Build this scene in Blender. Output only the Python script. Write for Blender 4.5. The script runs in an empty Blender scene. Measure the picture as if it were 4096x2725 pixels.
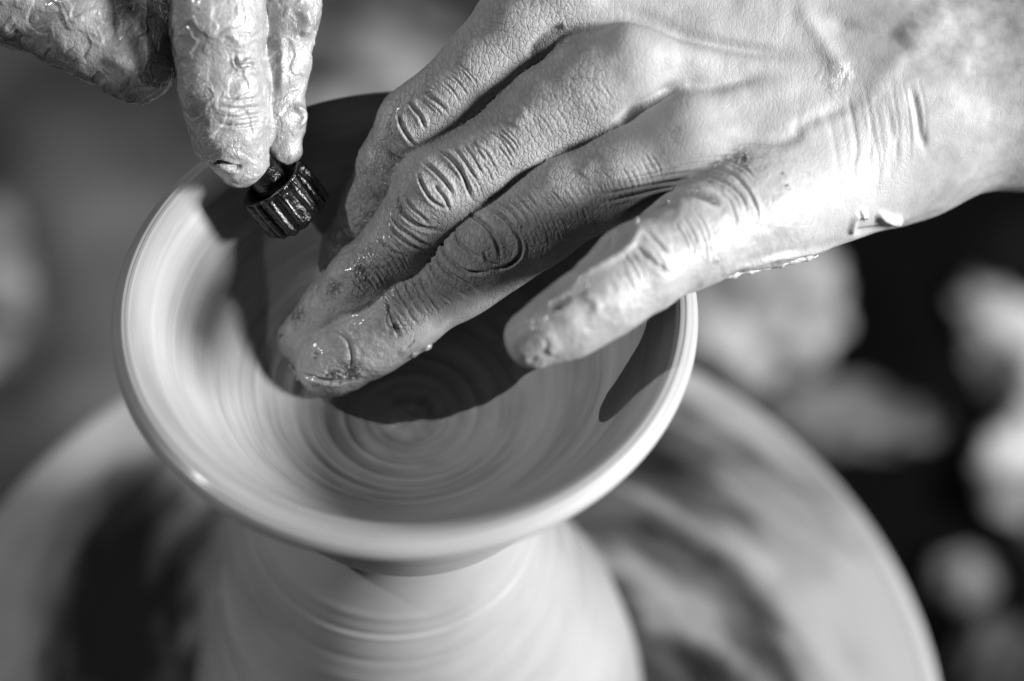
import bpy, math, random, sys, time
import numpy as np
from mathutils import Matrix, Vector
T0 = time.time()
SC = bpy.context.scene
COL = SC.collection
np.random.seed(3); random.seed(3)

# ------------------------------------------------------------------ camera
# Lengths below are centimetres (CM turns them into metres); the origin is the
# centre of the bowl's rim, z up.  The camera stands 60 cm away, looking down.
CM = 0.01
EL, ROLL, TX, TY, DIST = 0.92429, -0.008698, -2.60598, 0.77151, 60.0
FPX = 4096 / 25.0 * DIST
RIGHT = np.array([1, 0, 0.]); UP = np.array([0, math.sin(EL), math.cos(EL)]); TOW = np.array([0, -math.cos(EL), math.sin(EL)])
cR, sR = math.cos(ROLL), math.sin(ROLL)
# camera axes in world space
AX = cR * RIGHT - sR * UP
AY = sR * RIGHT + cR * UP
ORG = -(TX * AX + TY * AY)            # world point on the optical axis at distance DIST
RM = np.stack([AX, AY, TOW])          # rows: camera axes
def c2w(p): return ORG + np.asarray(p) @ RM
def w2c(w): return (np.asarray(w) - ORG) @ RM.T
def cs(u, v, d):
    """camera-space point (cm) for a sight line and a height d above the reference plane"""
    s = (DIST - d) / FPX
    return np.array([(u - 2048) * s, -(v - 1362.5) * s, d])
K = 4096 / 2357.0
def P(u, v, d): return cs(u * K, v * K, d)
def px2z(u, v, z):
    o = c2w([0, 0, DIST]); q = c2w(P(u, v, 0)); t = (z - o[2]) / (q[2] - o[2]); return o + (q - o) * t
def c2px(p):
    s = FPX / (DIST - p[:, 2]) / K
    return np.stack([1178.5 + p[:, 0] * s, 784.0 - p[:, 1] * s], 1)

cam = bpy.data.cameras.new("camera"); camo = bpy.data.objects.new("camera", cam); COL.objects.link(camo)
cl = c2w([0, 0, DIST]) * CM
camo.matrix_world = Matrix(((AX[0], AY[0], TOW[0], cl[0]), (AX[1], AY[1], TOW[1], cl[1]), (AX[2], AY[2], TOW[2], cl[2]), (0, 0, 0, 1)))
cam.sensor_width = 36; cam.lens = 36 * DIST / 25.0; cam.clip_start = 0.02; cam.clip_end = 50
cam.dof.use_dof = True; cam.dof.focus_distance = (DIST + 0.9) * CM; cam.dof.aperture_fstop = 4.2
SC.camera = camo

# ------------------------------------------------------------------ light
w = bpy.data.worlds.new("World"); SC.world = w; w.use_nodes = True
bg = w.node_tree.nodes["Background"]; bg.inputs[0].default_value = (0.5, 0.5, 0.5, 1); bg.inputs[1].default_value = 0.01
def aim(o, d):   # d: direction towards the light
    o.rotation_euler = Vector(d).to_track_quat('Z', 'Y').to_euler()
# big soft lamp of the workshop, to the right
KEY = np.array([0.90, -0.22, 0.33]); KEY /= np.linalg.norm(KEY)
kl = bpy.data.lights.new("window_light", 'AREA'); kl.shape = 'DISK'; kl.size = 0.32; kl.energy = 56
ko = bpy.data.objects.new("window_light", kl); COL.objects.link(ko); ko.location = tuple(KEY * 1.3); aim(ko, KEY)
# hard light from the far left
SUN = np.array([-0.63, -0.03, 0.77]); SUN /= np.linalg.norm(SUN)
sl = bpy.data.lights.new("sun", 'SUN'); sl.energy = 1.5; sl.angle = math.radians(0.8)
so = bpy.data.objects.new("sun", sl); COL.objects.link(so); so.location = tuple(SUN); aim(so, SUN)
SC.cycles.diffuse_bounces = 1; SC.cycles.glossy_bounces = 2; SC.cycles.max_bounces = 4
SC.view_settings.view_transform = 'Standard'; SC.view_settings.look = 'None'; SC.view_settings.exposure = 0; SC.view_settings.gamma = 1

# ------------------------------------------------------------------ material helpers
class N:
    def __init__(s, name):
        s.m = bpy.data.materials.new(name); s.m.use_nodes = True; s.t = s.m.node_tree
        s.b = s.t.nodes["Principled BSDF"]
    def n(s, typ, ins=None, **kw):
        x = s.t.nodes.new(typ)
        for k, v in kw.items(): setattr(x, k, v)
        for k, v in (ins or {}).items():
            if isinstance(v, bpy.types.NodeSocket): s.t.links.new(v, x.inputs[k])
            else: x.inputs[k].default_value = v
        return x
    def set(s, k, v):
        if isinstance(v, bpy.types.NodeSocket): s.t.links.new(v, s.b.inputs[k])
        else: s.b.inputs[k].default_value = v
    def math(s, op, a, b=0.0, c=None, clamp=False):
        ins = {0: a, 1: b}
        if c is not None: ins[2] = c
        return s.n('ShaderNodeMath', ins, operation=op, use_clamp=clamp).outputs[0]
    def ramp(s, f, *st):
        r = s.n('ShaderNodeValToRGB', {0: f}); e = r.color_ramp.elements
        while len(e) < len(st): e.new(0.5)
        for k, (p, c) in enumerate(st): e[k].position = p; e[k].color = (c, c, c, 1)
        return r.outputs[0]
    def maprange(s, v, a, b, c, d): return s.n('ShaderNodeMapRange', {0: v, 1: a, 2: b, 3: c, 4: d}).outputs[0]
    def obj(s, scale=(1, 1, 1)):
        tc = s.n('ShaderNodeTexCoord'); return s.n('ShaderNodeMapping', {0: tc.outputs['Object'], 3: scale}).outputs[0]
    def noise(s, vec, scale, detail=3, rough=0.5): return s.n('ShaderNodeTexNoise', {'Vector': vec, 'Scale': scale, 'Detail': detail, 'Roughness': rough}).outputs[0]
    def bump(s, h, strength, dist, nrm=None):
        ins = {'Strength': strength, 'Distance': dist, 'Height': h}
        if nrm is not None: ins['Normal'] = nrm
        return s.n('ShaderNodeBump', ins).outputs[0]
def grey(v): return (v, v, v, 1)

# ------------------------------------------------------------------ object helpers
def link(name, me, mat=None, parent=None, smooth=True):
    o = bpy.data.objects.new(name, me); COL.objects.link(o)
    if mat: me.materials.append(mat)
    if smooth and len(me.polygons): me.polygons.foreach_set('use_smooth', np.ones(len(me.polygons), bool))
    if parent:
        o.parent = parent; o.matrix_parent_inverse = Matrix.Identity(4)
        o.location = -Vector(parent.location) if parent.parent is None and parent.type == 'EMPTY' else (0, 0, 0)
    return o
def mesh(name, V, F):
    me = bpy.data.meshes.new(name)
    V = np.ascontiguousarray(V, dtype=np.float32) ; F = np.asarray(F)
    if F.ndim == 2:
        me.vertices.add(len(V)); me.vertices.foreach_set('co', V.ravel())
        k = F.shape[1]; me.loops.add(F.size); me.loops.foreach_set('vertex_index', F.ravel().astype(np.int32))
        me.polygons.add(len(F)); me.polygons.foreach_set('loop_start', np.arange(0, F.size, k, dtype=np.int32))
        me.update(calc_edges=True); me.validate()
    return me
def tag(o, label=None, cat=None, group=None, kind=None):
    for k, v in (('label', label), ('category', cat), ('group', group), ('kind', kind)):
        if v: o[k] = v
    return o
def empty(name, loc_cm, label, cat, group=None):
    o = bpy.data.objects.new(name, None); COL.objects.link(o); o.location = tuple(np.asarray(loc_cm) * CM); o.empty_display_size = 0.01
    return tag(o, label, cat, group)
def attr(me, name, vals):
    a = me.attributes.new(name, 'FLOAT', 'POINT'); a.data.foreach_set('value', np.asarray(vals, dtype=np.float32))

# vectorised gradient noise -----------------------------------------------------
_r = np.random.RandomState(11); _perm = _r.permutation(256).astype(np.int64); _g = _r.normal(size=(256, 3)); _g /= np.linalg.norm(_g, axis=1)[:, None]
def pn(p):
    i = np.floor(p).astype(np.int64); f = p - i; u = f * f * f * (f * (f * 6 - 15) + 10); out = 0
    for a in (0, 1):
        for b in (0, 1):
            for c in (0, 1):
                h = _perm[(_perm[(_perm[(i[:, 0] + a) & 255] + i[:, 1] + b) & 255] + i[:, 2] + c) & 255]
                d = ((f - (a, b, c)) * _g[h]).sum(1)
                wt = (u[:, 0] if a else 1 - u[:, 0]) * (u[:, 1] if b else 1 - u[:, 1]) * (u[:, 2] if c else 1 - u[:, 2])
                out = out + wt * d
    return out * 1.5
def fbm(p, o=3):
    s = 0; a = 1
    for k in range(o): s = s + a * pn(p * 2 ** k + 7.3 * k); a *= .5
    return s
def ss(a, b, x):
    t = np.clip((x - a) / (b - a), 0, 1); return t * t * (3 - 2 * t)

# signed distance modelling ------------------------------------------------------
def rcone(p, a, b, ra, rb):
    ba = b - a; l2 = ba @ ba; rr = ra - rb; a2 = l2 - rr * rr; il2 = 1 / l2
    pa = p - a; y = pa @ ba; z = y - l2
    q = pa * l2 - y[:, None] * ba; x2 = (q * q).sum(1); y2 = y * y * l2; z2 = z * z * l2
    k = np.sign(rr) * rr * rr * x2
    d = (np.sqrt(x2 * max(a2, 1e-9) * il2) + y * rr) * il2 - ra
    m1 = np.sign(z) * a2 * z2 > k
    m2 = np.sign(y) * a2 * y2 < k
    d = np.where(m2, np.sqrt(x2 + y2) * il2 - ra, d)
    return np.where(m1, np.sqrt(x2 + z2) * il2 - rb, d)
def smin(a, b, k):
    h = np.maximum(k - np.abs(a - b), 0) / k
    return np.minimum(a, b) - h * h * k * .25
def chain(p, pts, k=0.25):
    d = None
    for (a, ra), (b, rb) in zip(pts[:-1], pts[1:]):
        e = rcone(p, a, b, ra, rb); d = e if d is None else smin(d, e, k)
    return d
def netmesh(f, lo, hi, h):
    n = np.ceil((hi - lo) / h).astype(int) + 1
    xs = [lo[i] + h * np.arange(n[i]) for i in range(3)]
    G = np.stack(np.meshgrid(*xs, indexing='ij'), -1).reshape(-1, 3)
    D = np.concatenate([f(G[i:i + 400000]) for i in range(0, len(G), 400000)]).reshape(n)
    S = D < 0; cs_ = np.zeros(n - 1 + 0, int) if 0 else None
    cn = n - 1; acc = np.zeros((*cn, 3)); cnt = np.zeros(cn)
    sl_ = lambda o, ax=None: tuple(slice(o[i], n[i] - 1 + o[i]) for i in range(3))
    for ax in range(3):
        for o1 in (0, 1):
            for o2 in (0, 1):
                o = [0, 0, 0]; oth = [i for i in range(3) if i != ax]; o[oth[0]] = o1; o[oth[1]] = o2
                A = D[sl_(o)]; o_b = list(o); o_b[ax] = 1; B = D[sl_(o_b)]
                m = (A < 0) != (B < 0); t = np.where(m, A / np.where(m, A - B, 1), 0)
                pos = np.array(o, float)[None, None, None] + np.zeros((*cn, 3)); pos[..., ax] = t
                acc += pos * m[..., None]; cnt += m
    act = cnt > 0; idx = -np.ones(cn, int); idx[act] = np.arange(act.sum())
    I = np.argwhere(act); V = lo + h * (I + acc[act] / cnt[act][:, None])
    F = []
    for ax in range(3):
        u_, v_ = [(1, 2), (2, 0), (0, 1)][ax]
        A = np.take(S, range(n[ax] - 1), ax); B = np.take(S, range(1, n[ax]), ax)
        for flip, M in ((0, A & ~B), (1, ~A & B)):
            e = np.argwhere(M); ok = (e[:, u_] > 0) & (e[:, v_] > 0) & (e[:, u_] < n[u_] - 1) & (e[:, v_] < n[v_] - 1); e = e[ok]
            q = []
            for du, dv in ((-1, -1), (0, -1), (0, 0), (-1, 0)):
                c = e.copy(); c[:, u_] += du; c[:, v_] += dv; q.append(idx[c[:, 0], c[:, 1], c[:, 2]])
            q = np.stack(q, 1)
            F.append(q if flip == 0 else q[:, ::-1])
    return V, np.concatenate(F)
def subdiv(V, F):
    nv = len(V); E = np.sort(np.stack([F, np.roll(F, -1, 1)], 2).reshape(-1, 2), 1); key = E[:, 0] * nv + E[:, 1]
    uk, inv = np.unique(key, return_inverse=True); inv = inv.reshape(-1, 4)
    EM = (V[uk // nv] + V[uk % nv]) / 2; FM = V[F].mean(1); e = nv + inv; fc = nv + len(uk) + np.arange(len(F))
    out = np.concatenate([np.stack([F[:, k], e[:, k], fc, e[:, k - 1]], 1) for k in range(4)])
    return np.concatenate([V, EM, FM]), out
def grad(f, V, e=0.01):
    g = 0
    for t in ((1, -1, -1), (-1, -1, 1), (-1, 1, -1), (1, 1, 1)):
        t = np.array(t, float); g = g + f(V + t * e)[:, None] * t
    return g / (np.linalg.norm(g, axis=1)[:, None] + 1e-9)
def project(f, V, it=2):
    for _ in range(it): V = V - f(V)[:, None] * grad(f, V)
    return V
def vnormals(V, F):
    n = np.cross(V[F[:, 2]] - V[F[:, 0]], V[F[:, 3]] - V[F[:, 1]]); N_ = np.zeros_like(V)
    for k in range(4):
        for a in range(3): N_[:, a] += np.bincount(F[:, k], n[:, a], len(V))
    return N_ / (np.linalg.norm(N_, axis=1)[:, None] + 1e-12)
def relax(V, F, it=1, w=0.5):
    for _ in range(it):
        s = np.zeros_like(V); c = np.zeros(len(V))
        for k in range(4):
            for j in (1, 3):
                c += np.bincount(F[:, k], minlength=len(V))
                for a in range(3): s[:, a] += np.bincount(F[:, k], V[F[:, (k + j) % 4], a], len(V))
        V = V * (1 - w) + w * s / np.maximum(c, 1)[:, None]
    return V
def polydist(q, pts):
    """distance and arc parameter from 2D points q to a polyline"""
    pts = np.asarray(pts, float); best = np.full(len(q), 1e9); par = np.zeros(len(q)); side = np.zeros(len(q))
    L = np.r_[0, np.cumsum(np.linalg.norm(np.diff(pts, axis=0), axis=1))]
    for i in range(len(pts) - 1):
        a, b = pts[i], pts[i + 1]; ab = b - a; l = ab @ ab; t = np.clip((q - a) @ ab / l, 0, 1)
        dv = q - a - t[:, None] * ab; d = np.sqrt((dv * dv).sum(1)); m = d < best
        best[m] = d[m]; par[m] = (L[i] + t[m] * math.sqrt(l)) / L[-1]
        side[m] = np.sign(ab[0] * dv[m, 1] - ab[1] * dv[m, 0])
    return best, par, side
def smoothline(pts, n=4):
    pts = np.asarray(pts, float)
    if len(pts) < 3: return pts
    q = np.vstack([2 * pts[0] - pts[1], pts, 2 * pts[-1] - pts[-2]]); out = []
    for i in range(1, len(q) - 2):
        for t in np.arange(n) / n:
            out.append(.5 * ((2 * q[i]) + (-q[i - 1] + q[i + 1]) * t + (2 * q[i - 1] - 5 * q[i] + 4 * q[i + 1] - q[i + 2]) * t * t + (-q[i - 1] + 3 * q[i] - 3 * q[i + 1] + q[i + 2]) * t ** 3))
    out.append(pts[-1]); return np.array(out)
def stroke(q, pts, wd, amp, kind='g', taper=.25):
    """relief of one sculpting stroke: 'g' soft ridge, 'c' skin crease with raised lips"""
    wd = wd * 1.22 if kind == 'c' else wd
    pts = smoothline(pts); R = wd * (3.2 if kind == 'g' else 5)
    lo, hi = pts.min(0) - R, pts.max(0) + R
    m = np.where((q[:, 0] > lo[0]) & (q[:, 0] < hi[0]) & (q[:, 1] > lo[1]) & (q[:, 1] < hi[1]))[0]
    out = np.zeros(len(q))
    if not len(m): return out
    d, t, s = polydist(q[m], pts)
    tp = np.minimum(ss(0, taper, t), ss(0, taper, 1 - t)) * .9 + .1 if taper > 0 else 1.0
    if kind == 'g': v = amp * np.exp(-(d / wd) ** 2)
    else: v = 1.4 * amp * (-1.0 * np.exp(-(d / wd) ** 2) + .36 * np.exp(-((d - 1.9 * wd) / (1.3 * wd)) ** 2))
    out[m] = v * tp
    return out
r2c = lambda r, d: r * K * (DIST - d) / FPX      # picture radius -> cm
def J(u, v, d, r): return (P(u, v, d), r2c(r, d))
# ------------------------------------------------------------------ materials
def clay_mat(name, base, rough, ring=True, rs=1.0, contrast=0.16, bumpd=0.0004):
    m = N(name); tc = m.n('ShaderNodeTexCoord'); sp = m.n('ShaderNodeSeparateXYZ', {0: tc.outputs['Object']})
    x, y, z = sp.outputs; r = m.math('SQRT', m.math('ADD', m.math('MULTIPLY', x, x), m.math('MULTIPLY', y, y)))
    ir = m.math('DIVIDE', 1.0, m.math('MAXIMUM', r, 0.002))
    cx, cy = m.math('MULTIPLY', x, ir), m.math('MULTIPLY', y, ir)
    rz = m.math('ADD', m.math('MULTIPLY', r, 260 * rs), m.math('MULTIPLY', z, 260 * rs))
    v = m.n('ShaderNodeCombineXYZ', {0: m.math('MULTIPLY', cx, .55), 1: m.math('MULTIPLY', cy, .55), 2: rz}).outputs[0]
    a = m.noise(v, 1.0, 5, .6)
    v2 = m.n('ShaderNodeCombineXYZ', {0: m.math('MULTIPLY', cx, 1.3), 1: m.math('MULTIPLY', cy, 1.3), 2: m.math('MULTIPLY', rz, .28)}).outputs[0]
    b = m.noise(v2, 1.0, 3, .5)
    f = m.math('ADD', m.math('MULTIPLY', a, .5), m.math('MULTIPLY', b, .5))
    c = m.ramp(f, (.30, base * (1 - contrast * 1.6)), (.5, base), (.72, min(base * (1 + contrast), .85)))
    m.set('Base Color', c)
    m.set('Roughness', m.maprange(a, .3, .7, rough - .08, rough + .1))
    m.set('Normal', m.bump(f, .6, bumpd)); m.set('Specular IOR Level', .45)
    m.set('Coat Weight', .25); m.set('Coat Roughness', .14)
    return m.m
M_BOWL = clay_mat("wet_clay", .29, .42, contrast=.24)
M_HUMP = clay_mat("wet_clay_hump", .27, .30, rs=.5, contrast=.14, bumpd=.0004)

def lathe(prof, nseg=288, disp=None):
    prof = np.asarray(prof, float); t = np.arange(nseg) / nseg * 2 * np.pi
    V = np.stack([prof[:, None, 0] * np.cos(t), prof[:, None, 0] * np.sin(t), prof[:, None, 1] + 0 * t], -1).reshape(-1, 3)
    n = len(prof); i, j = np.meshgrid(np.arange(n - 1), np.arange(nseg), indexing='ij'); j2 = (j + 1) % nseg
    F = np.stack([i * nseg + j, i * nseg + j2, (i + 1) * nseg + j2, (i + 1) * nseg + j], -1).reshape(-1, 4)
    return V, F
def curve(pts, n=8): return smoothline(pts, n)
def interp(pts, r):
    p = np.asarray(pts); return np.interp(r, p[:, 0], p[:, 1])

# ------------------------------------------------------------------ the bowl on its hump
vessel = empty("clay_bowl", (0, 0, -5.4), "wide flared wet clay bowl being thrown, its rim touched by both hands", "bowl")
INN = [(0.02, -4.52), (.3, -4.6), (.8, -4.58), (1.5, -4.38), (2.5, -3.95), (3.5, -3.3), (4.5, -2.42), (5.15, -1.68), (5.65, -.95), (5.93, -.42)]
inn = curve(INN, 14)
d = np.r_[0, np.cumsum(np.linalg.norm(np.diff(inn, axis=0), axis=1))]
u = np.linspace(0, d[-1], 420); inn = np.stack([np.interp(u, d, inn[:, 0]), np.interp(u, d, inn[:, 1])], 1)
r = inn[:, 0]; rel = np.zeros(len(r))
rs_ = np.random.RandomState(4)
for c, wd, a in [(.38, .16, .07), (.95, .10, .03), (1.25, .12, .045), (1.72, .07, .03), (1.9, .16, -.03), (2.25, .10, .035), (2.75, .12, -.03), (3.0, .09, .03), (3.42, .08, .028), (3.9, .14, .03), (4.35, .10, -.02), (4.9, .14, .02), (5.5, .2, .015)]:
    rel += .95 * a * np.exp(-((r - c) / (1.35 * wd)) ** 2)
for k in range(60):
    c = rs_.uniform(.2, 6.3); rel += rs_.normal() * .0022 * np.exp(-((r - c) / rs_.uniform(.03, .09)) ** 2)
inn[:, 1] += rel * ss(5.95, 5.5, r)
LIP = curve([(5.93, -.42), (6.12, -.12), (6.35, .10), (6.58, .24), (6.80, .29), (6.97, .24), (7.09, .13), (7.15, -.02), (7.11, -.18), (6.98, -.34), (6.8, -.48), (6.5, -.68)], 16)
for c_, w_, a_ in [(6.70, .025, .012), (6.80, .02, -.014), (6.87, .02, .012), (6.97, .03, -.016), (7.05, .02, .012)]: LIP[:, 1] += .6 * a_ * np.exp(-((LIP[:, 0] - c_) / w_) ** 2) * (LIP[:, 1] > -.3)
OUT = curve([(6.5, -.68), (6.1, -1.15), (5.6, -1.95), (5.05, -3.0), (4.6, -4.1), (4.3, -5.1), (4.1, -5.7), (3.9, -6.05), (3.6, -6.25), (3.2, -6.3)], 8)
V, F = lathe(np.vstack([inn, LIP[1:], OUT[1:]]), 320)
# the thrown wall is a little uneven
th = np.arctan2(V[:, 1], V[:, 0]); rr = np.hypot(V[:, 0], V[:, 1])
V[:, 2] += .022 * np.sin(th + 1.0 + 1.6 * rr) * ss(.4, 1.5, rr) * ss(5.2, 3.5, rr)
V[:, 2] += .018 * np.sin(2 * th + .6) * ss(3, 7, rr) + .008 * np.sin(5 * th) * ss(4, 7, rr)
link("bowl", mesh("bowl", V * CM, F), M_BOWL, vessel)
HP = [(3.1, -6.1), (3.05, -6.5), (3.15, -7.0), (3.3, -7.5), (3.5, -8.0), (3.72, -8.5), (3.95, -9.05), (4.15, -9.6), (4.42, -10.4), (4.72, -11.4), (5.12, -12.6), (5.6, -14.1), (6.05, -15.5), (6.4, -16.8), (6.7, -18.2), (6.9, -19.6), (6.95, -20.78)]
hp = curve(HP, 16); z = hp[:, 1]
for c, wd, a in [(-8.5, .12, .05), (-9.0, .07, -.06), (-9.15, .05, .04), (-9.9, .12, -.05), (-10.6, .2, .05), (-12.2, .3, .09), (-13.3, .25, -.08), (-15.6, .4, .09), (-17.2, .3, -.08)]:
    hp[:, 0] += .5 * a * np.exp(-((z - c) / wd) ** 2)
V, F = lathe(hp, 256); th = np.arctan2(V[:, 1], V[:, 0]); wob = ss(-8, -14, V[:, 2])
V[:, 0] -= .6 * ss(-6.5, -9.5, V[:, 2]) - .4 * ss(-11, -16, V[:, 2]); sc = 1 + .012 * wob * np.sin(3 * th + V[:, 2] * .3); V[:, 0] *= sc; V[:, 1] *= sc
link("clay_hump", mesh("clay_hump", V * CM, F[:, ::-1]), M_HUMP, vessel)

# ------------------------------------------------------------------ wheel head
wm = N("slurry_on_metal"); tc = wm.n('ShaderNodeTexCoord'); sp = wm.n('ShaderNodeSeparateXYZ', {0: tc.outputs['Object']}); x, y, z_ = sp.outputs
r_ = wm.math('SQRT', wm.math('ADD', wm.math('MULTIPLY', x, x), wm.math('MULTIPLY', y, y)))
ang = wm.math('ARCTAN2', y, x); ang = wm.math('ADD', ang, wm.math('MULTIPLY', r_, 13.0))   # slurry flung outwards in a spiral
vv = wm.n('ShaderNodeCombineXYZ', {0: wm.math('MULTIPLY', wm.math('COSINE', ang), 1.5), 1: wm.math('MULTIPLY', wm.math('SINE', ang), 1.5), 2: wm.math('MULTIPLY', r_, 30)}).outputs[0]
a = wm.noise(vv, 1.1, 4, .55)
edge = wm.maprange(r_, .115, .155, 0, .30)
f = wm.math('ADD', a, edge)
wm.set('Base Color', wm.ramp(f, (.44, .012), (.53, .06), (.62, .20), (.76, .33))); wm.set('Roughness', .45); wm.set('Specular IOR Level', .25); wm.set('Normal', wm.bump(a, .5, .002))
wheel = empty("potters_wheel", (0, 0, -22.8), "round slurry-streaked potter's wheel head carrying the clay hump", "potter's wheel")
WP = curve([(0.05, -20.8), (8, -20.8), (15.0, -20.8), (15.8, -20.8), (16.15, -20.86), (16.25, -21.05), (16.25, -22.2), (16.0, -22.6), (14, -22.8), (3, -22.8)], 6)
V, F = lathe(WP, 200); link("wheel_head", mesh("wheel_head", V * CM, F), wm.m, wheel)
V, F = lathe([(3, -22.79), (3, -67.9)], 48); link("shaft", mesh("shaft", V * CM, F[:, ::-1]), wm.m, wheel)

# ------------------------------------------------------------------ floor and the blurred things on it
fm = N("workshop_floor"); vec = fm.obj(); a = fm.noise(vec, 9, 4, .55); b = fm.noise(vec, 4.6, 2, .5)
fx = fm.math('MULTIPLY', fm.n('ShaderNodeSeparateXYZ', {0: fm.n('ShaderNodeTexCoord').outputs['Object']}).outputs[0], 1)
left = fm.maprange(fx, -.06, .10, .30, -.10)          # paler ground on the left, darker on the right
f = fm.math('ADD', fm.math('ADD', fm.math('MULTIPLY', a, .4), fm.math('MULTIPLY', b, .6)), left)
fm.set('Base Color', fm.ramp(f, (.47, .0015), (.60, .009), (.74, .045), (.95, .15))); fm.set('Roughness', .9); fm.set('Specular IOR Level', .06); fm.set('Normal', fm.bump(a, .6, .01))
def grid(n, s, hf):
    t = np.linspace(-s, s, n); X, Y = np.meshgrid(t, t, indexing='ij'); Z = hf(X, Y)
    V = np.stack([X, Y, Z], -1).reshape(-1, 3); i, j = np.meshgrid(np.arange(n - 1), np.arange(n - 1), indexing='ij')
    return V, np.stack([i * n + j, (i + 1) * n + j, (i + 1) * n + j + 1, i * n + j + 1], -1).reshape(-1, 4)
FZ = -68.0
V, F = grid(140, 260, lambda X, Y: FZ + .8 * pn(np.stack([X.ravel() / 14, Y.ravel() / 14, 0 * X.ravel()], 1)).reshape(X.shape))
tag(link("floor", mesh("floor", V * CM, F), fm.m), kind='structure')

def lump(name, uv, z, ru, rv, rot, base, label, cat, hgt=.6, rough=.6, seed=0, group=None):
    """a rounded lump, half-widths ru, rv in cm, standing at height z"""
    ru *= 1.2; rv *= 1.2
    c = px2z(uv[0], uv[1], z + hgt * min(ru, rv)); c[2] = z
    nu, nv = 64, 32; a_ = np.linspace(0, 2 * np.pi, nu, endpoint=False); b_ = np.linspace(.02, np.pi - .02, nv)
    B, A = np.meshgrid(b_, a_, indexing='ij'); D = np.stack([np.sin(B) * np.cos(A), np.sin(B) * np.sin(A), np.cos(B)], -1).reshape(-1, 3)
    rad = 1 + .38 * fbm(D * 1.5 + seed * 5, 3) + .05 * pn(D * 6 + seed)
    Q = D * rad[:, None] * np.array([ru, rv, hgt * min(ru, rv) * 1.4]); Q[:, 2] += hgt * min(ru, rv)
    Q[:, 2] = np.maximum(Q[:, 2], 0)
    ca, sa = math.cos(rot), math.sin(rot); Q = np.stack([Q[:, 0] * ca - Q[:, 1] * sa, Q[:, 0] * sa + Q[:, 1] * ca, Q[:, 2]], 1) + c
    i, j = np.meshgrid(np.arange(nv - 1), np.arange(nu), indexing='ij'); j2 = (j + 1) % nu
    F = np.stack([i * nu + j, (i + 1) * nu + j, (i + 1) * nu + j2, i * nu + j2], -1).reshape(-1, 4)
    m = N("lump_" + cat.replace(' ', '_')); n1 = m.noise(m.obj(), 17, 4, .6); m.set('Base Color', m.ramp(n1, (.40, base * .06), (.54, base * .6), (.72, base))); m.set('Specular IOR Level', .2); m.set('Roughness', rough); m.set('Normal', m.bump(n1, .5, .004))
    return tag(link(name, mesh(name, Q * CM, F), m.m), label, cat, group)
BG = [("clay_lump", (1745, 700), FZ, 4.0, 3.6, .8, .52, "largest pale rounded clay lump, just below the right hand and beside the bowl rim", "clay lump", .8),
      ("clay_lump", (1950, 965), FZ, 3.9, 1.9, -.1, .24, "oval grey clay lump on the dark floor beyond the wheel edge", "clay lump", .4),
      ("clay_lump", (2222, 1330), FZ, 1.4, 1.3, 0, .34, "smallest grey clay blob on the dark floor at the lower right", "clay lump", .5),
      ("clay_lump", (2310, 1540), FZ, 2.0, 2.2, 0, .12, "dull grey lump in the lower right corner of the photo", "clay lump", .5),
      ("clay_lump", (-75, 690), FZ, 2.6, 6.0, 0, .36, "pale upright lump at the left edge behind the bowl", "clay lump", .6),
      ("clay_lump", (800, 170), FZ, 7.0, 4.0, .2, .40, "pale flat lump on the ground seen between the two hands", "clay lump", .2),
      ("folded_cloth", (2445, 960), FZ, 2.5, 8.5, .38, .78, "long bright folded cloth at the right edge of the photo", "cloth", .35),
      ("folded_cloth", (2440, 1120), FZ, 3.4, 3.6, .3, .70, "small bright cloth bundle just below the long one at the right edge", "cloth", .35)]
for k, (nm, uv, z, ru, rv, rot, base, lab, cat, hg) in enumerate(BG):
    lump(nm, uv, z if z == FZ else FZ, ru, rv, rot, base, lab, cat, hg, seed=k)
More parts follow.
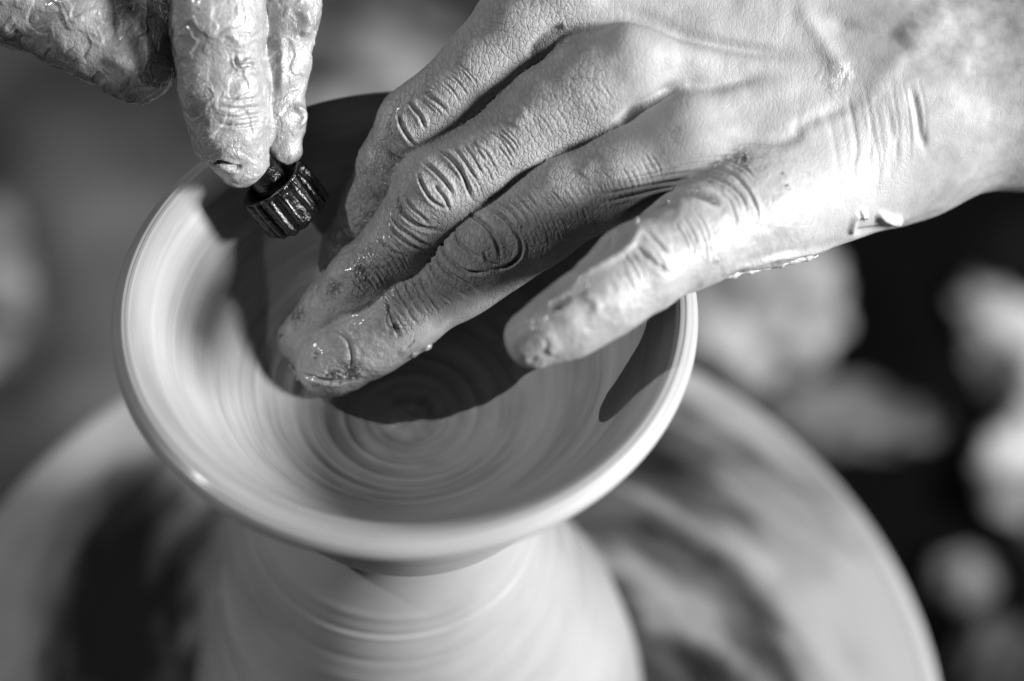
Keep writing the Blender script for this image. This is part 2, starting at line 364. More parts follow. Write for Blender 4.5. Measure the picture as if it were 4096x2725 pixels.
# ------------------------------------------------------------------ hands
def hand_material():
    m = N("potter_skin"); at = lambda s: m.n('ShaderNodeAttribute', attribute_name=s).outputs['Fac']
    clay, dirt_shade = at("clay"), at("dirt_shade"); ob = m.obj()
    # skin: fine criss-cross lines
    v = m.n('ShaderNodeTexVoronoi', {'Vector': m.n('ShaderNodeMapping', {0: m.n('ShaderNodeVectorMath', {0: ob, 1: m.n('ShaderNodeVectorMath', {0: m.n('ShaderNodeTexNoise', {'Vector': ob, 'Scale': 260.0}).outputs[1], 'Scale': .0016}, operation='SCALE').outputs[0]}, operation='ADD').outputs[0], 2: (0, 0, .5), 3: (1.5, .8, 1)}).outputs[0], 'Scale': 520.0}, feature='DISTANCE_TO_EDGE').outputs[0]
    lines = m.ramp(v, (0, 0.0), (.11, .9), (.4, 1))
    v3 = m.n('ShaderNodeTexVoronoi', {'Vector': m.n('ShaderNodeMapping', {0: ob, 2: (0, 0, -.7), 3: (2.2, .8, 1)}).outputs[0], 'Scale': 270.0}, feature='DISTANCE_TO_EDGE').outputs[0]
    lines2 = m.ramp(v3, (0, 0.0), (.09, 1), (.5, 1))
    fine = m.noise(ob, 1500, 3, .6); blot = m.noise(ob, 130, 4, .6); big = m.noise(ob, 420, 4, .65)
    sk = m.ramp(blot, (.3, .21), (.7, .30)); ck = m.ramp(blot, (.25, .23), (.7, .31))
    cover = m.math('MULTIPLY', clay, 1.0)
    ed = m.math('ADD', cover, m.math('MULTIPLY', m.math('SUBTRACT', big, .5), .7))
    ed = m.maprange(ed, .3, .7, 0, 1)
    base = m.n('ShaderNodeMix', {0: ed, 6: sk, 7: ck}, data_type='RGBA').outputs[2]
    base = m.n('ShaderNodeMix', {0: m.math('MULTIPLY', dirt_shade, .9), 6: base, 7: grey(.03)}, data_type='RGBA').outputs[2]  # real dirt, plus the shade painted on the left hand
    # the finest skin lines are toned darker
    line_tone = m.math('MULTIPLY', m.math('SUBTRACT', 1.0, m.math('MULTIPLY', lines, lines2)), m.math('MULTIPLY', m.math('SUBTRACT', 1.0, ed), .2))
    base = m.n('ShaderNodeMix', {0: line_tone, 6: base, 7: grey(.10)}, data_type='RGBA').outputs[2]
    arm0 = at("arm"); base = m.n('ShaderNodeMix', {0: m.math('MULTIPLY', arm0, .8), 6: base, 7: m.ramp(m.noise(ob, 190, 4, .6), (.35, .12), (.65, .24))}, data_type='RGBA').outputs[2]
    m.set('Base Color', base)
    wet = at("wet")
    m.set('Roughness', m.math('SUBTRACT', m.maprange(big, .3, .7, .50, .66), m.math('MULTIPLY', wet, .30)))
    m.set('Coat Weight', m.maprange(wet, .3, 1.0, 0.0, .7)); m.set('Coat Roughness', .12)
    m.set('Specular IOR Level', m.math('MULTIPLY_ADD', wet, .35, .35))
    m.set('Subsurface Weight', .12); m.set('Subsurface Radius', (.004, .004, .004)); m.set('Subsurface Scale', .3)
    h = m.math('ADD', m.math('MULTIPLY', lines, .55), m.math('ADD', m.math('MULTIPLY', lines2, .38), m.math('MULTIPLY', fine, .2)))
    h = m.math('MULTIPLY', h, m.math('SUBTRACT', 1.0, m.math('MULTIPLY', ed, .72)))
    arm = at("arm"); h = m.math('MULTIPLY', h, m.math('SUBTRACT', 1.0, m.math('MULTIPLY', arm, .8)))
    n1 = m.bump(h, .9, .00026)
    rough = m.math('MULTIPLY', m.noise(ob, 800, 5, .7), wet)
    n2 = m.bump(rough, 1.0, .00032, n1)
    m.set('Normal', n2)
    return m.m
M_SKIN = hand_material()

def build_skin(name, f, lo, hi, h, levels, shape, parent, pre=None):
    V, F = netmesh(f, np.array(lo, float), np.array(hi, float), h)
    V = project(f, relax(V, F, 2), 2)
    for _ in range(levels):
        V, F = subdiv(V, F); V = project(f, V, 1)
    V = relax(V, F, 2, .5)
    nrm = vnormals(V, F)
    if ((nrm[::300] * grad(f, V[::300])).sum(1)).mean() < 0: F = F[:, ::-1]; nrm = -nrm
    dsp, att = shape(V, nrm)
    V = V + nrm * dsp[:, None]
    me = mesh(name, c2w(V) * CM, F)
    for k, x in att.items(): attr(me, k, x)
    return link(name, me, M_SKIN, parent), V, F
def facing(V, nrm):
    vd = np.array([0, 0, DIST]) - V; vd /= np.linalg.norm(vd, axis=1)[:, None]
    return ss(0.0, .35, (nrm * vd).sum(1))

# --- right hand -----------------------------------------------------------------
FI = [J(1295, -45, -.9, 112), J(1195, 60, -1.1, 95), J(1110, 152, -1.3, 86), J(1026, 233, -1.45, 79), J(956, 288, -1.7, 81), J(905, 385, -2.3, 74), J(860, 480, -2.9, 69), J(812, 575, -3.4, 62), J(775, 650, -3.8, 52)]
FM = [J(1440, 160, -.7, 112), J(1345, 205, -.7, 97), J(1262, 252, -.8, 88), J(1188, 312, -.9, 79), J(1100, 375, -1.0, 77), J(1000, 437, -1.1, 88), J(930, 550, -1.5, 76), J(835, 642, -1.95, 71), J(770, 712, -2.7, 67), J(703, 783, -3.25, 64)]
FR = [J(1590, 350, -.7, 116), J(1440, 412, -.85, 103), J(1300, 455, -1.1, 98), J(1225, 515, -1.3, 98), J(1125, 572, -1.55, 103), J(1055, 635, -1.8, 90), J(925, 720, -2.2, 89), J(850, 775, -2.5, 86), J(768, 824, -2.8, 76), J(752, 835, -2.9, 70)]
FP = [J(1735, 480, -.1, 122), J(1590, 550, .9, 106), J(1465, 622, 1.7, 97), J(1390, 685, 2.1, 85), J(1310, 738, 2.2, 78), J(1232, 778, 2.2, 71)]
WR = [J(2010, 20, -2.9, 150), J(2030, 120, -2.7, 155), J(2060, 230, -2.7, 155), J(2080, 330, -3.1, 150)]
def fingers(p):
    return [chain(p, FI, .5), chain(p, FM, .5), chain(p, FR, .5), chain(p, FP, .5)]
def palm(p):
    d = None
    for a, b in ((FI[0], WR[0]), (FM[0], WR[1]), (FR[0], WR[2]), (FP[0], WR[3])):
        e = rcone(p, a[0] - np.array([0, 0, .15]), b[0], a[1] * .95, b[1]); d = e if d is None else smin(d, e, 1.1)
    # heel of the hand and the hidden thumb side
    d = smin(d, rcone(p, P(1750, 485, -1.3), P(2050, 360, -3.3), 1.33, 1.4), .9)
    d = smin(d, rcone(p, P(1500, 120, -1.9), P(2000, 120, -3.7), 1.0, 1.5), .9)
    d = smin(d, rcone(p, P(1315, 322, -1.5), P(1450, 265, -1.15), .6, .7), .3)
    d = smin(d, rcone(p, P(1215, 140, -2.1), P(1330, 60, -1.9), .55, .7), .3)
    # forearm
    for (u, v, dd, r_), (u2, v2, dd2, r2) in (((2050, 240, -3.3, 225), (2420, 130, -4.3, 275)), ((2030, 90, -3.3, 190), (2420, 20, -4.5, 265)), ((2420, 130, -4.3, 275), (2760, 20, -5.2, 295))):
        d = smin(d, rcone(p, P(u, v, dd), P(u2, v2, dd2), r2c(r_, dd), r2c(r2, dd2)), 1.2)
    return d
def right_sdf(p):
    b = palm(p); d = None
    for e in fingers(p):
        e = smin(b, e, .7); d = e if d is None else smin(d, e, .10)
    return d
# ------------------------------------------------------------------ skin relief
# creases, tendons, veins and clay ridges of the right hand, as lines on its back
def A2(*p): return [((1200 + x * .7016) / K, y * .7016 / K) for x, y in p]
def A3(*p): return [((2200 + x * .7335) / K, y * .7335 / K) for x, y in p]
def A4(*p): return [((1000 + x * .8061) / K, (700 + y * .8061) / K) for x, y in p]
def A0(*p): return list(p)
# (part, line, half width px, depth cm, kind)   part: 0 index 1 middle 2 ring 3 little 4 any
CR = [
 (0, A2((620, 565), (650, 620), (690, 670), (715, 745)), 3.2, .062, 'c'), (0, A2((560, 640), (580, 720), (620, 790), (672, 850)), 3.2, .058, 'c'),
 (0, A2((700, 500), (750, 560), (800, 600), (850, 650)), 3.5, .03, 'c'), (0, A2((480, 850), (540, 900), (610, 925), (690, 905), (770, 850)), 4.5, .09, 'c'),
 (0, A2((525, 620), (518, 720), (540, 800)), 4, .025, 'c'), (0, A2((470, 940), (520, 985), (580, 1010)), 4, .035, 'c'), (0, A2((400, 1050), (440, 1120), (510, 1180)), 4, .035, 'c'), (0, A2((340, 1180), (400, 1240), (460, 1270)), 4, .03, 'c'),
 (1, A2((790, 845), (860, 905), (912, 970), (945, 1040), (968, 1110), (990, 1145)), 3.3, .085, 'c'),
 (1, A2((700, 925), (760, 968), (820, 1030), (860, 1085), (872, 1125)), 3.3, .09, 'c'),
 (1, A2((672, 990), (700, 1060), (740, 1130), (790, 1172), (835, 1190)), 3, .07, 'c'), (1, A2((760, 1050), (792, 1090), (830, 1140), (855, 1210)), 2.8, .06, 'c'),
 (1, A2((560, 1090), (572, 1180), (620, 1250), (700, 1300), (800, 1312)), 3.6, .085, 'c'), (1, A2((522, 1190), (550, 1280), (620, 1335), (700, 1390), (770, 1415)), 3.2, .065, 'c'),
 (1, A2((508, 1240), (540, 1322), (600, 1382), (690, 1430), (745, 1445)), 3, .05, 'c'), (1, A2((600, 1110), (640, 1185), (700, 1240), (745, 1290)), 2.6, .04, 'c'),
 (1, A2((880, 840), (930, 905), (965, 960), (1010, 1030)), 2.6, .045, 'c'), (1, A2((930, 820), (975, 880), (1010, 935), (1040, 1000)), 2.2, .032, 'c'),
 (1, A2((430, 1330), (480, 1400), (540, 1440), (610, 1470)), 2.8, .04, 'c'), (1, A2((380, 1400), (420, 1460), (480, 1500)), 2.8, .035, 'c'), (1, A2((985, 790), (1020, 860), (1060, 930)), 2, .025, 'c'),
 (2, A4((1165, 155), (1240, 198), (1300, 258), (1343, 330), (1335, 405), (1270, 455), (1190, 470)), 3.1, .075, 'c'),
 (2, A4((1075, 188), (1150, 238), (1200, 290), (1232, 360), (1246, 425)), 3.3, .085, 'c'),
 (2, A4((1010, 258), (1040, 338), (1090, 382), (1140, 412)), 3, .06, 'c'), (2, A4((1155, 375), (1180, 428), (1235, 452)), 2.6, .05, 'c'),
 (2, A4((948, 285), (960, 372), (1012, 440), (1082, 482), (1190, 482)), 3.3, .07, 'c'), (2, A4((915, 355), (937, 432), (990, 490), (1062, 532), (1150, 585)), 3.2, .07, 'c'),
 (2, A4((888, 395), (905, 470), (950, 525), (1010, 565), (1090, 610)), 2.8, .045, 'c'), (2, A4((1215, 120), (1275, 160), (1330, 220), (1370, 290)), 2.4, .045, 'c'),
 (2, A4((1265, 100), (1320, 150), (1370, 210), (1400, 270)), 2.2, .035, 'c'), (2, A4((1310, 80), (1350, 130), (1395, 190)), 2, .03, 'c'), (2, A4((1360, 70), (1395, 120), (1430, 170)), 2, .022, 'c'),
 (2, A4((650, 590), (688, 640), (700, 705), (720, 765), (745, 805)), 3.6, .045, 'c'), (2, A4((720, 545), (760, 620), (800, 700), (832, 745)), 2.6, .045, 'c'),
 (2, A4((765, 520), (795, 590), (825, 655), (858, 705)), 2.4, .045, 'c'), (2, A4((830, 478), (862, 560), (900, 622), (935, 685)), 2.4, .045, 'c'), (2, A4((800, 500), (840, 590), (880, 660)), 2, .03, 'c'),
 (2, A4((875, 470), (910, 540), (960, 600), (1010, 640)), 2.2, .03, 'c'), (2, A4((690, 660), (680, 720), (700, 780)), 3, .03, 'c'),
 # nail groove and the tip of the ring finger
 (2, A4((430, 760), (487, 815), (508, 900), (495, 975)), 3.6, .035, 'c'), (2, A4((250, 980), (330, 1010), (430, 1025), (520, 1000)), 3.5, .07, 'c'), (2, A4((245, 930), (255, 1000), (300, 1050)), 3, .035, 'c'),
 (2, A4((335, 770), (430, 800), (470, 900), (450, 990)), 16, .05, 'g'), (2, A4((440, 730), (500, 640), (590, 560)), 9, .035, 'g'),
 (2, A4((800, 830), (760, 870), (830, 830), (900, 780), (1010, 700)), 9, .05, 'g'), (2, A4((470, 1000), (600, 960), (720, 890), (800, 850)), 10, .035, 'g'),
 # web valleys and tendons
 (4, A3((350, 690), (450, 615), (560, 555), (660, 495), (760, 470)), 15, -.17, 'g'), (4, A3((640, 480), (760, 462), (900, 470), (1050, 432), (1200, 405)), 16, -.07, 'g'),
 (4, A3((-120, 330), (-60, 240), (10, 180), (90, 140)), 11, -.12, 'g'), (4, A3((100, 330), (130, 250), (240, 150), (400, 82), (560, 112), (720, 185), (900, 235), (1150, 280), (1400, 305)), 17, -.14, 'g'),
 (4, A3((260, 200), (480, 240), (750, 310), (950, 360)), 34, .10, 'g'), (4, A3((560, 640), (800, 560), (1150, 500), (1450, 420)), 30, .07, 'g'),
 (4, A3((870, 700), (1040, 748), (1200, 768), (1330, 742), (1372, 680), (1480, 632), (1600, 580), (1760, 525)), 17, -0.06, 'g'), (4, A3((1340, 640), (1420, 660), (1520, 640)), 27.2, 0.03, 'g'),
 (4, A3((1330, -20), (1420, 120), (1500, 250), (1560, 340), (1600, 450)), 22.1, 0.078, 'g'), (4, A3((1000, -20), (1150, 60), (1330, 100)), 34, 0.036, 'g'), (4, A3((1500, 100), (1650, 170), (1800, 190), (1950, 170)), 20.4, -0.06, 'g'),
 (4, A3((1800, 560), (1760, 520), (1900, 330), (2050, 250)), 23.8, 0.042, 'g'), (4, A3((1900, 250), (2060, 130), (2200, 60)), 34, 0.072, 'g'),
 (1, A2((1225, 740), (1250, 690), (1310, 640)), 18, .05, 'g'), (2, A2((1600, 1010), (1640, 950), (1650, 900)), 18, .05, 'g'), (1, A2((1130, 760), (1060, 820), (1000, 870)), 16, .03, 'g'),
 (4, A3((380, 1230), (470, 1150), (580, 1085), (720, 1058), (860, 1082), (940, 1140)), 6, .16, 'c'), (4, A3((350, 1240), (560, 1110), (720, 1075)), 14, -.16, 'g'),
 (4, A3((860, 900), (1000, 955), (1080, 1040), (1130, 1150), (1125, 1210)), 3, .035, 'c'), (4, A3((860, 960), (980, 1010), (1050, 1090), (1080, 1180)), 3, .035, 'c'), (4, A3((880, 1040), (970, 1090), (1010, 1180), (1020, 1260)), 3, .03, 'c'), (4, A3((900, 860), (1040, 900), (1120, 980)), 2.4, .025, 'c'),
 (4, A3((300, 985), (500, 950), (700, 905), (900, 880), (1020, 870)), 2.6, .03, 'c'), (4, A3((260, 1030), (480, 985), (700, 945), (870, 925)), 2.6, .03, 'c'), (4, A3((250, 1070), (500, 1018), (700, 985), (850, 985)), 2.6, .035, 'c'),
 (4, A3((280, 1110), (480, 1060), (650, 1020), (800, 1020)), 2.6, .03, 'c'), (4, A3((480, 900), (700, 862), (900, 842), (1050, 838)), 2.4, .022, 'c'),
 # little finger: clay ridge and folds
 (3, A3((490, 1190), (480, 1270), (430, 1350), (330, 1420), (200, 1490), (80, 1570)), 9, .08, 'g'), (3, A3((340, 1240), (330, 1330), (260, 1400), (120, 1470)), 9, -.06, 'g'),
 (3, A3((520, 1270), (590, 1330), (650, 1380)), 4, .05, 'c'), (3, A3((470, 1350), (560, 1430), (660, 1500)), 4.5, .06, 'c'), (3, A4((1440, 780), (1500, 830), (1480, 900)), 17, .08, 'g'), (3, A4((1390, 820), (1385, 880), (1420, 930)), 8, .035, 'c'), (3, A4((1600, 600), (1520, 640), (1480, 660)), 9, -.08, 'g'), (3, A4((1640, 580), (1720, 640), (1700, 700)), 12, .05, 'g'),
 # edge of the hand
 (4, A3((960, 1490), (1100, 1435), (1250, 1395), (1430, 1372), (1600, 1325)), 6, .11, 'g'), (4, A3((1100, 1460), (1280, 1440), (1420, 1400)), 5, -.06, 'g'), (4, A3((1640, 1290), (1660, 1200), (1700, 1160)), 7, .08, 'g'), (4, A3((1680, 1165), (1730, 1175)), 9, .12, 'g'), (4, A3((1770, 1165), (1870, 1200), (1930, 1190)), 10, .16, 'g'), (4, A3((1650, 1280), (1780, 1260), (1860, 1240)), 9, -.10, 'g'),
 (4, A3((1965, 470), (2000, 600), (2020, 720), (2050, 830)), 9, -.05, 'g'),
]
_q = np.random.RandomState(5)
for k in range(15):      # fine upright folds across the wrist
    x = 1560 + 33 * k + _q.uniform(-16, 16); y0 = 560 - 10 * k + _q.uniform(-90, 90)
    CR.append((4, A3((x - 25, y0), (x + _q.uniform(0, 20), y0 + 180), (x + 25, y0 + 330), (x + _q.uniform(-10, 20), y0 + 430 + _q.uniform(0, 120))), _q.uniform(4, 8), -_q.uniform(.005, .015), 'g'))
def cross_folds(part, a, b, halfw, n, amp, seed, bend=.22):
    """fine folds running across a finger between two stations"""
    q = np.random.RandomState(seed); a, b = np.array(a, float), np.array(b, float); ax = (b - a) / np.linalg.norm(b - a); pr = np.array([-ax[1], ax[0]])
    for k in range(n):
        c = a + (b - a) * ((k + q.uniform(.2, .8)) / n); w0, w1 = -halfw * q.uniform(.2, .95), halfw * q.uniform(.2, .95)
        pts = [c + pr * (w0 + (w1 - w0) * t) - ax * (bend * halfw * (abs(w0 + (w1 - w0) * t) / halfw) ** 2) + ax * q.uniform(-2.5, 2.5) for t in (0, .33, .66, 1)]
        CR.append((part, [tuple(x) for x in pts], q.uniform(1.5, 2.3), amp * q.uniform(.5, 1.2), 'c'))
cross_folds(1, (1060, 420), (1200, 330), 70, 16, .020, 1); cross_folds(2, (1200, 540), (1340, 465), 75, 16, .020, 2); cross_folds(2, (1010, 660), (900, 735), 70, 12, .024, 3, -.2)
cross_folds(1, (930, 560), (820, 660), 60, 12, .024, 4, -.2); cross_folds(0, (985, 250), (1080, 160), 60, 12, .016, 5); cross_folds(0, (920, 400), (850, 530), 50, 8, .02, 6, -.2)
cross_folds(1, (1200, 330), (1400, 200), 60, 12, .012, 7); cross_folds(2, (1340, 465), (1520, 380), 60, 14, .012, 8); cross_folds(3, (1420, 640), (1540, 570), 60, 8, .02, 9); cross_folds(3, (1540, 570), (1650, 530), 70, 8, .018, 10)
H0, LV = 0.12, 2
def shape_right(V, nrm):
    q = c2px(V); fc = facing(V, nrm)
    fs = np.stack(fingers(V), 1); part = fs.argmin(1); near = fs.min(1) < .35
    part = np.where(near, part, 4); d = np.zeros(len(V))
    pool = {k: ((part == k) | (part == 4)).astype(float) for k in range(4)}; pool[4] = np.ones(len(V))
    for pt, ln, wd, am, kd in CR:
        if kd == 'g' and pt == 4: am *= 1.45 if am < -.04 else 1.2
        d += stroke(q, ln, wd, am, kd) * pool[pt]
    d *= fc
    x, y = q[:, 0], q[:, 1]
    clay = .95 * ss(1250, 1560, x + .25 * (300 - y)) * np.where(part == 3, 0, 1)
    clay = np.where(part == 3, .97, clay)
    clay = np.where((part == 2), np.maximum(clay, .85 * ss(985, 840, x - .35 * (y - 720))), clay)
    clay = np.where((part == 2), np.maximum(clay, .8 * ss(34, 62, ((x - 1130) * .57 + (y - 572) * .82)) * ss(1250, 1050, x)), clay)
    clay = np.where((part == 1), np.maximum(clay, .62 * ss(860, 760, x)), clay)
    clay = np.where(nrm[:, 2] < -.1, .8, clay)
    arm = np.clip(ss(1850, 2100, x) * ss(230, 100, y) + .6 * ss(2060, 2160, x + 40 * fbm(V * .8, 2)), 0, 1)
    und = ss(-.15, .1, -nrm[:, 1]); clay = np.maximum(clay, und * np.where((part == 4) & (x > 1600), .95, 0))
    wet = np.clip(.05 + ss(1000, 820, x) * .85 + np.where(part == 3, .45, 0) + ss(60, 20, np.hypot(x - 1925, y - 175)) * .8, 0, 1)
    wet = np.maximum(wet, ss(540, 620, y) * ss(1500, 1700, x) * .7)
    dirt_shade = np.zeros(len(V)); sp = fbm(V * 9, 3)
    for (cx, cy, r_) in [A3((1050, 862))[0] + (15,), A3((905, 1425))[0] + (8,), A3((1270, 945))[0] + (5,), A3((1295, 1020))[0] + (7,), A4((500, 975))[0] + (26,), A4((410, 1000))[0] + (22,), A4((330, 890))[0] + (9,), A4((550, 470))[0] + (16,), A4((1530, 650))[0] + (16,), A4((720, 760))[0] + (14,), A4((230, 700))[0] + (18,), A4((420, 560))[0] + (22,), A4((150, 800))[0] + (10,), A4((560, 520))[0] + (14,)]:
        g_ = np.exp(-(((x - cx) ** 2 + (y - cy) ** 2) / r_ ** 2)) * fc; dirt_shade = np.maximum(dirt_shade, np.clip(g_ * 1.3 + sp * .9 - .45, 0, 1) * (g_ > .02))
        d += g_ * fbm(V * 22 + 3, 2) * .05
    # wet clay is lumpy, bare skin only faintly so
    lump_ = fbm(V * 3.1 + 9, 3) * .03 * wet + fbm(V * 1.3, 2) * .018
    fl = pn(V * np.array([2.2, 2.2, 2.2]) + fbm(V * 4, 2)[:, None] * .5); lump_ += ss(-.05, .05, fl) * .010 * wet
    return d + lump_, dict(arm=arm, clay=clay, dirt_shade=dirt_shade, wet=wet)
LS = [
 (A0((398, 20), (412, 90), (430, 200)), 8, .05, 'g'), (A0((540, 125), (548, 150), (560, 152), (575, 148), (590, 158)), 3, .09, 'c'), (A0((520, 60), (560, 110), (600, 150)), 14, .06, 'g'),
 (A0((480, 380), (510, 372), (545, 385), (560, 378)), 4, .09, 'c'), (A0((500, 355), (530, 350), (560, 365)), 8, .06, 'g'), (A0((500, 225), (545, 232), (600, 222)), 3, .03, 'c'), (A0((500, 245), (550, 250), (602, 243)), 3, .03, 'c'), (A0((505, 265), (550, 270), (602, 262)), 3, .03, 'c'), (A0((495, 285), (550, 290), (602, 280)), 3, .03, 'c'),
 (A0((428, 200), (450, 260), (470, 330)), 7, -.05, 'g'), (A0((690, 10), (705, 50), (690, 85)), 14, .18, 'g'), (A0((640, 60), (650, 130), (645, 230)), 9, .06, 'g'), (A0((670, 240), (695, 262), (685, 300)), 8, .12, 'g'),
 (A0((230, 130), (290, 150), (330, 190)), 12, .05, 'g'), (A0((300, 40), (340, 100), (345, 170)), 10, .04, 'g'),
]
def shape_left(V, nrm):
    q = c2px(V); fc = facing(V, nrm); d = np.zeros(len(V))
    for ln, wd, am, kd in LS: d += stroke(q, ln, wd, am, kd)
    d *= fc
    W = V + fbm(V * 1.7, 2)[:, None] * .25
    n1 = pn(W * 1.3 + 14); n2 = pn(W * 3.3 + 21); n3 = pn(W * np.array([2.0, 5.5, 2.0]) + 1)
    flake = ss(-.05, .05, n1) * .03 + fbm(V * 1.1 + 5, 2) * .07 + ss(.12, .20, n2) * .014
    x, y = q[:, 0], q[:, 1]
    bare = np.exp(-((x - 455 - .12 * (y - 200)) / 28) ** 2) * ss(140, 220, y) + np.exp(-(((x - 545) / 30) ** 2 + ((y - 345) / 30) ** 2)) * .7
    clay = np.clip(.95 - bare * 1.1 + n2 * .4, 0, 1)
    clay = np.where(x < 400, np.clip(1.0 + n1 * .5 - ss(15, 60, y - 35 - .5 * x) * 1.2, 0, 1), clay)  # clay cut away along the thumb's shaded underside
    clay = np.where((x > 335) & (x < 404) & (y < 200), .05, clay)  # clay cut away in the shaded gap beside the thumb
    return d + flake + fbm(V * 6, 2) * .004, dict(clay=clay, dirt_shade=np.clip(np.where(x < 404, .8 * ss(10, 60, y - 45 - .5 * x), 0) + .75 * ((x > 338) & (x < 400) & (y < 200)), 0, .8), wet=np.ones(len(V)))  # painted shade over dark skin: thumb underside and the gap beside the finger
hand_r = empty("hand", c2w(P(2050, 240, -2.6)), "potter's right hand reaching in from the upper right, wrinkled fingers spread over the bowl", "hand", None)
lo = P(560, 930, 0) * [1, 1, 0] + [0, -.5, -8.6]; hi = P(2600, -160, 0) * [1, 1, 0] + [0, .3, 4.2]
_, RV, RF = build_skin("skin", right_sdf, lo, hi, H0, LV, shape_right, hand_r)

def nail(uv, d, tipuv, dt, half_w, half_l, rad, tilt, parent):
    """a fingernail: a rounded, arched plate lying on the finger's back; tilt turns it about the finger's axis"""
    c = P(*uv, d); ax_ = P(*tipuv, dt) - c; ax_ /= np.linalg.norm(ax_); n0 = np.array([0, 0, 1.]) - ax_[2] * ax_; n0 /= np.linalg.norm(n0); t0 = np.cross(ax_, n0)
    n1 = math.cos(tilt) * n0 + math.sin(tilt) * t0; t1 = np.cross(ax_, n1); V = []; m_, k_ = 14, 18
    for layer in (0, 1):
        for i in range(m_ + 1):
            a = -1 + 2 * i / m_
            for j in range(k_ + 1):
                b = -1 + 2 * j / k_; wdt = half_w * (1 - .28 * abs(a) ** 3.5 if a > 0 else 1 - .5 * abs(a) ** 3)
                ph = b * wdt / rad; rr_ = rad - .035 * layer - .05 * (abs(b) ** 4) - .03 * abs(a) ** 4
                V.append(c + ax_ * half_l * (a * (1 - .16 * b * b)) + (rr_ - rad) * n1 + rad * ((math.cos(ph) - 1) * n1 + math.sin(ph) * t1) * 1.0)
    V = np.array(V); V += (.012 * fbm(V * 5, 3))[:, None] * n1
    q = (m_ + 1) * (k_ + 1); F = []
    for i in range(m_):
        for j in range(k_):
            a0 = i * (k_ + 1) + j; F.append((a0, a0 + 1, a0 + k_ + 2, a0 + k_ + 1)); F.append((q + a0, q + a0 + k_ + 1, q + a0 + k_ + 2, q + a0 + 1))
    for i in range(m_):
        for j in (0, k_):
            a0 = i * (k_ + 1) + j; F.append((a0, a0 + k_ + 1, q + a0 + k_ + 1, q + a0))
    for j in range(k_):
        for i in (0, m_):
            a0 = i * (k_ + 1) + j; F.append((a0, a0 + 1, q + a0 + 1, q + a0))
    me = mesh("fingernail", c2w(V) * CM, np.array(F)); one = np.ones(len(V))
    attr(me, "clay", .75 * one); attr(me, "dirt_shade", 0 * one); attr(me, "wet", .7 * one)
    return link("fingernail", me, M_SKIN, parent)
nail((703, 790), -2.58, (668, 830), -3.1, .42, .42, .68, .1, hand_r); nail((1215, 790), 2.98, (1180, 815), 2.75, .42, .42, .75, -.1, hand_r); nail((772, 822), -1.90, (735, 850), -2.2, .52, .55, .75, -.05, hand_r)

def smear(name, pts, parent, seed=0, nz=.6):
    """a bead of thick slip clinging to the skin: (u, v, depth, radius cm) stations"""
    C = [(P(u, v, d_), r_) for u, v, d_, r_ in pts]
    def f(p):
        rr_ = 1 + nz * pn(p * 5 + seed) + .5 * nz * pn(p * 11 + seed)
        return chain(p, C, .08) - (rr_ - 1) * .12
    A = np.array([c[0] for c in C]); m_ = max(c[1] for c in C) + .15
    V, F = netmesh(f, A.min(0) - m_, A.max(0) + m_, .045); V = relax(V, F, 2)
    n_v = vnormals(V, F)
    if (n_v * grad(f, V)).sum() < 0: F = F[:, ::-1]
    me = mesh(name, c2w(V) * CM, F); o1 = np.ones(len(V)); attr(me, "clay", o1); attr(me, "dirt_shade", 0 * o1); attr(me, "wet", .8 * o1)
    return link(name, me, M_SKIN, parent)
for k, pts in enumerate([
    [(800, 884, -2.7, .05), (850, 862, -2.3, .10), (905, 832, -2.1, .13), (950, 812, -2.0, .11), (988, 794, -2.0, .10)],
    [(1468, 506, 1.9, .07), (1455, 545, 2.2, .11), (1430, 585, 2.45, .12), (1385, 618, 2.6, .09), (1330, 652, 2.7, .10), (1295, 682, 2.75, .06)],
    [(1590, 668, 1.0, .07), (1640, 640, .4, .06), (1690, 632, .0, .08), (1740, 622, -.3, .06), (1800, 606, -.6, .09), (1880, 590, -1.1, .07)],
    [(2030, 498, -2.6, .12), (2062, 502, -2.7, .16), (2085, 500, -2.8, .08)], [(1975, 492, -2.4, .07), (1990, 497, -2.4, .10)],
    [(668, 845, -3.2, .05), (690, 872, -3.1, .06), (722, 897, -3.0, .05), (760, 905, -3.0, .06), (800, 893, -2.9, .05)]]):
    smear("clay_smear", pts, hand_r, k * 3.1)

# --- left hand ------------------------------------------------------------------
LI = [J(500, -160, -.2, 105), J(500, 60, -.4, 103), J(515, 200, -.6, 97), J(530, 300, -.9, 84), J(552, 366, -1.1, 64)]
LM = [J(680, -160, -1.1, 80), J(668, 20, -1.3, 68), J(648, 160, -1.5, 56), J(648, 275, -1.7, 49), J(655, 345, -1.8, 38)]
LT = [J(-160, -60, -1.8, 118), J(40, -10, -1.6, 106), J(200, 60, -1.4, 104), J(312, 132, -1.5, 98)]
LK = [J(312, 132, -1.5, 98), J(372, 60, -2.3, 80), J(420, -60, -2.5, 80)]
def left_sdf(p):
    d = smin(chain(p, LT, .5), chain(p, LK, .4), .25)
    d = smin(d, chain(p, LI, .3), .06)
    d = smin(d, chain(p, LM, .3), .22)
    return smin(d, rcone(p, P(-150, -130, -2.0), P(650, -230, -2.0), 1.2, 1.1), .5)
hand_l = empty("hand", c2w(P(350, -100, -1)), "left hand thickly coated in wet clay, fingertips gripping the black ribbed tool", "hand")
lo = P(-170, 440, 0) * [1, 1, 0] + [0, -.3, -4.2]; hi = P(740, -150, 0) * [1, 1, 0] + [.3, 0, 1.6]
_, LV_, LF_ = build_skin("skin", left_sdf, lo, hi, H0, LV, shape_left, hand_l)

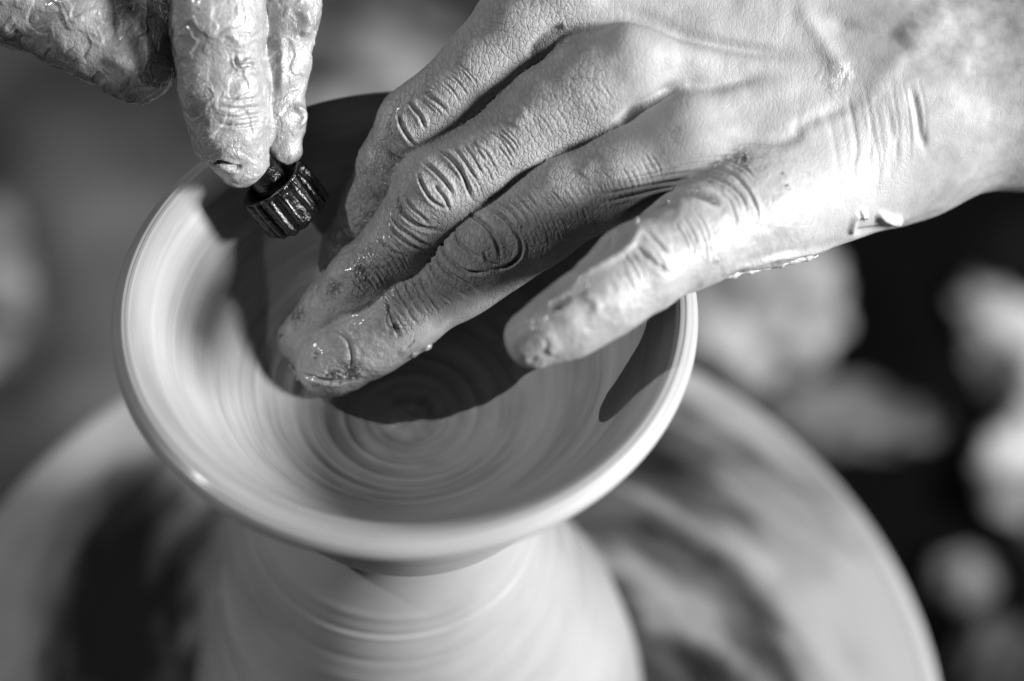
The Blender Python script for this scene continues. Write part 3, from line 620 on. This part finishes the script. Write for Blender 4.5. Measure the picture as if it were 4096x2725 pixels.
# ------------------------------------------------------------------ ribbed black tool
tool_m = N("black_rubber"); n_ = tool_m.noise(tool_m.obj(), 700, 4, .6)
tool_m.set('Base Color', tool_m.ramp(n_, (.5, .003), (.74, .01), (.9, .14))); tool_m.set('Roughness', .22); tool_m.set('Specular IOR Level', .7); tool_m.set('Normal', tool_m.bump(n_, .7, .0006))
A0, A1 = P(624, 418, -1.75), P(696, 505, -2.35)         # axis, top to bottom
ax = (A1 - A0) / np.linalg.norm(A1 - A0); tl = 1.25
e1 = np.cross(ax, [0, 0, 1.]); e1 /= np.linalg.norm(e1); e2 = np.cross(ax, e1)
tool = empty("ribbed_tool", c2w(A0), "short black ribbed cap-like tool held between the fingers of the left hand over the bowl", "tool")
def tube(rings, ns=48, close=True):
    t = np.arange(ns) / ns * 2 * np.pi; V = []
    for (s, r) in rings: V.append(A0 + ax * s + r * (np.cos(t)[:, None] * e1 + np.sin(t)[:, None] * e2))
    V = np.concatenate(V); n = len(rings); i, j = np.meshgrid(np.arange(n - 1), np.arange(ns), indexing='ij'); j2 = (j + 1) % ns
    return V, np.stack([i * ns + j, i * ns + j2, (i + 1) * ns + j2, (i + 1) * ns + j], -1).reshape(-1, 4)
R0 = .93
def rough_up(V): return V + (.035 * fbm(V * 4, 3))[:, None] * ax + (.02 * fbm(V * 6 + 3, 2))[:, None] * e1
V, F = tube([(.35, .02), (.35, R0 * .72), (.02, R0 * .80), (0, R0 * .86), (.03, R0 * .93), (.1, R0 * .88), (1.1, R0 * .87), (1.2, R0 * .88), (1.24, R0 * .78), (1.2, .02)])
link("cap_body", mesh("cap_body", c2w(rough_up(V)) * CM, F), tool_m.m, tool)
V, F = tube([(-1.1, .02), (-1.1, .42), (.1, .46), (.34, .5)], 24)
link("tool_stem", mesh("tool_stem", c2w(V) * CM, F), tool_m.m, tool)
nr = 14; rb = None
for k in range(nr):
    a = (k + .5) / nr * 2 * np.pi; rd = math.cos(a) * e1 + math.sin(a) * e2; tg = np.cross(ax, rd)
    jit = np.random.RandomState(k).normal(size=6); V = []
    for s, hh in ((.03, .01), (.1, .10), (.4, .125), (.8, .12), (1.12, .10), (1.2, .0)):
        c = A0 + ax * (s + .02 * jit[0]) + rd * (R0 * .90) + tg * (.02 * jit[1] * (1 + s))
        for x_, y_ in ((-.11, -.03), (-.075, hh * .8), (0, hh), (.075, hh * .8), (.11, -.03)): V.append(c + tg * x_ + rd * (y_ + .012 * jit[2]))
    V = rough_up(np.array(V)); F = []
    for i in range(5):
        for j in range(4): F.append((i * 5 + j, i * 5 + j + 1, (i + 1) * 5 + j + 1, (i + 1) * 5 + j))
    link("rib", mesh("rib", c2w(V) * CM, np.array(F)), tool_m.m, tool)
print("script", round(time.time() - T0, 1))
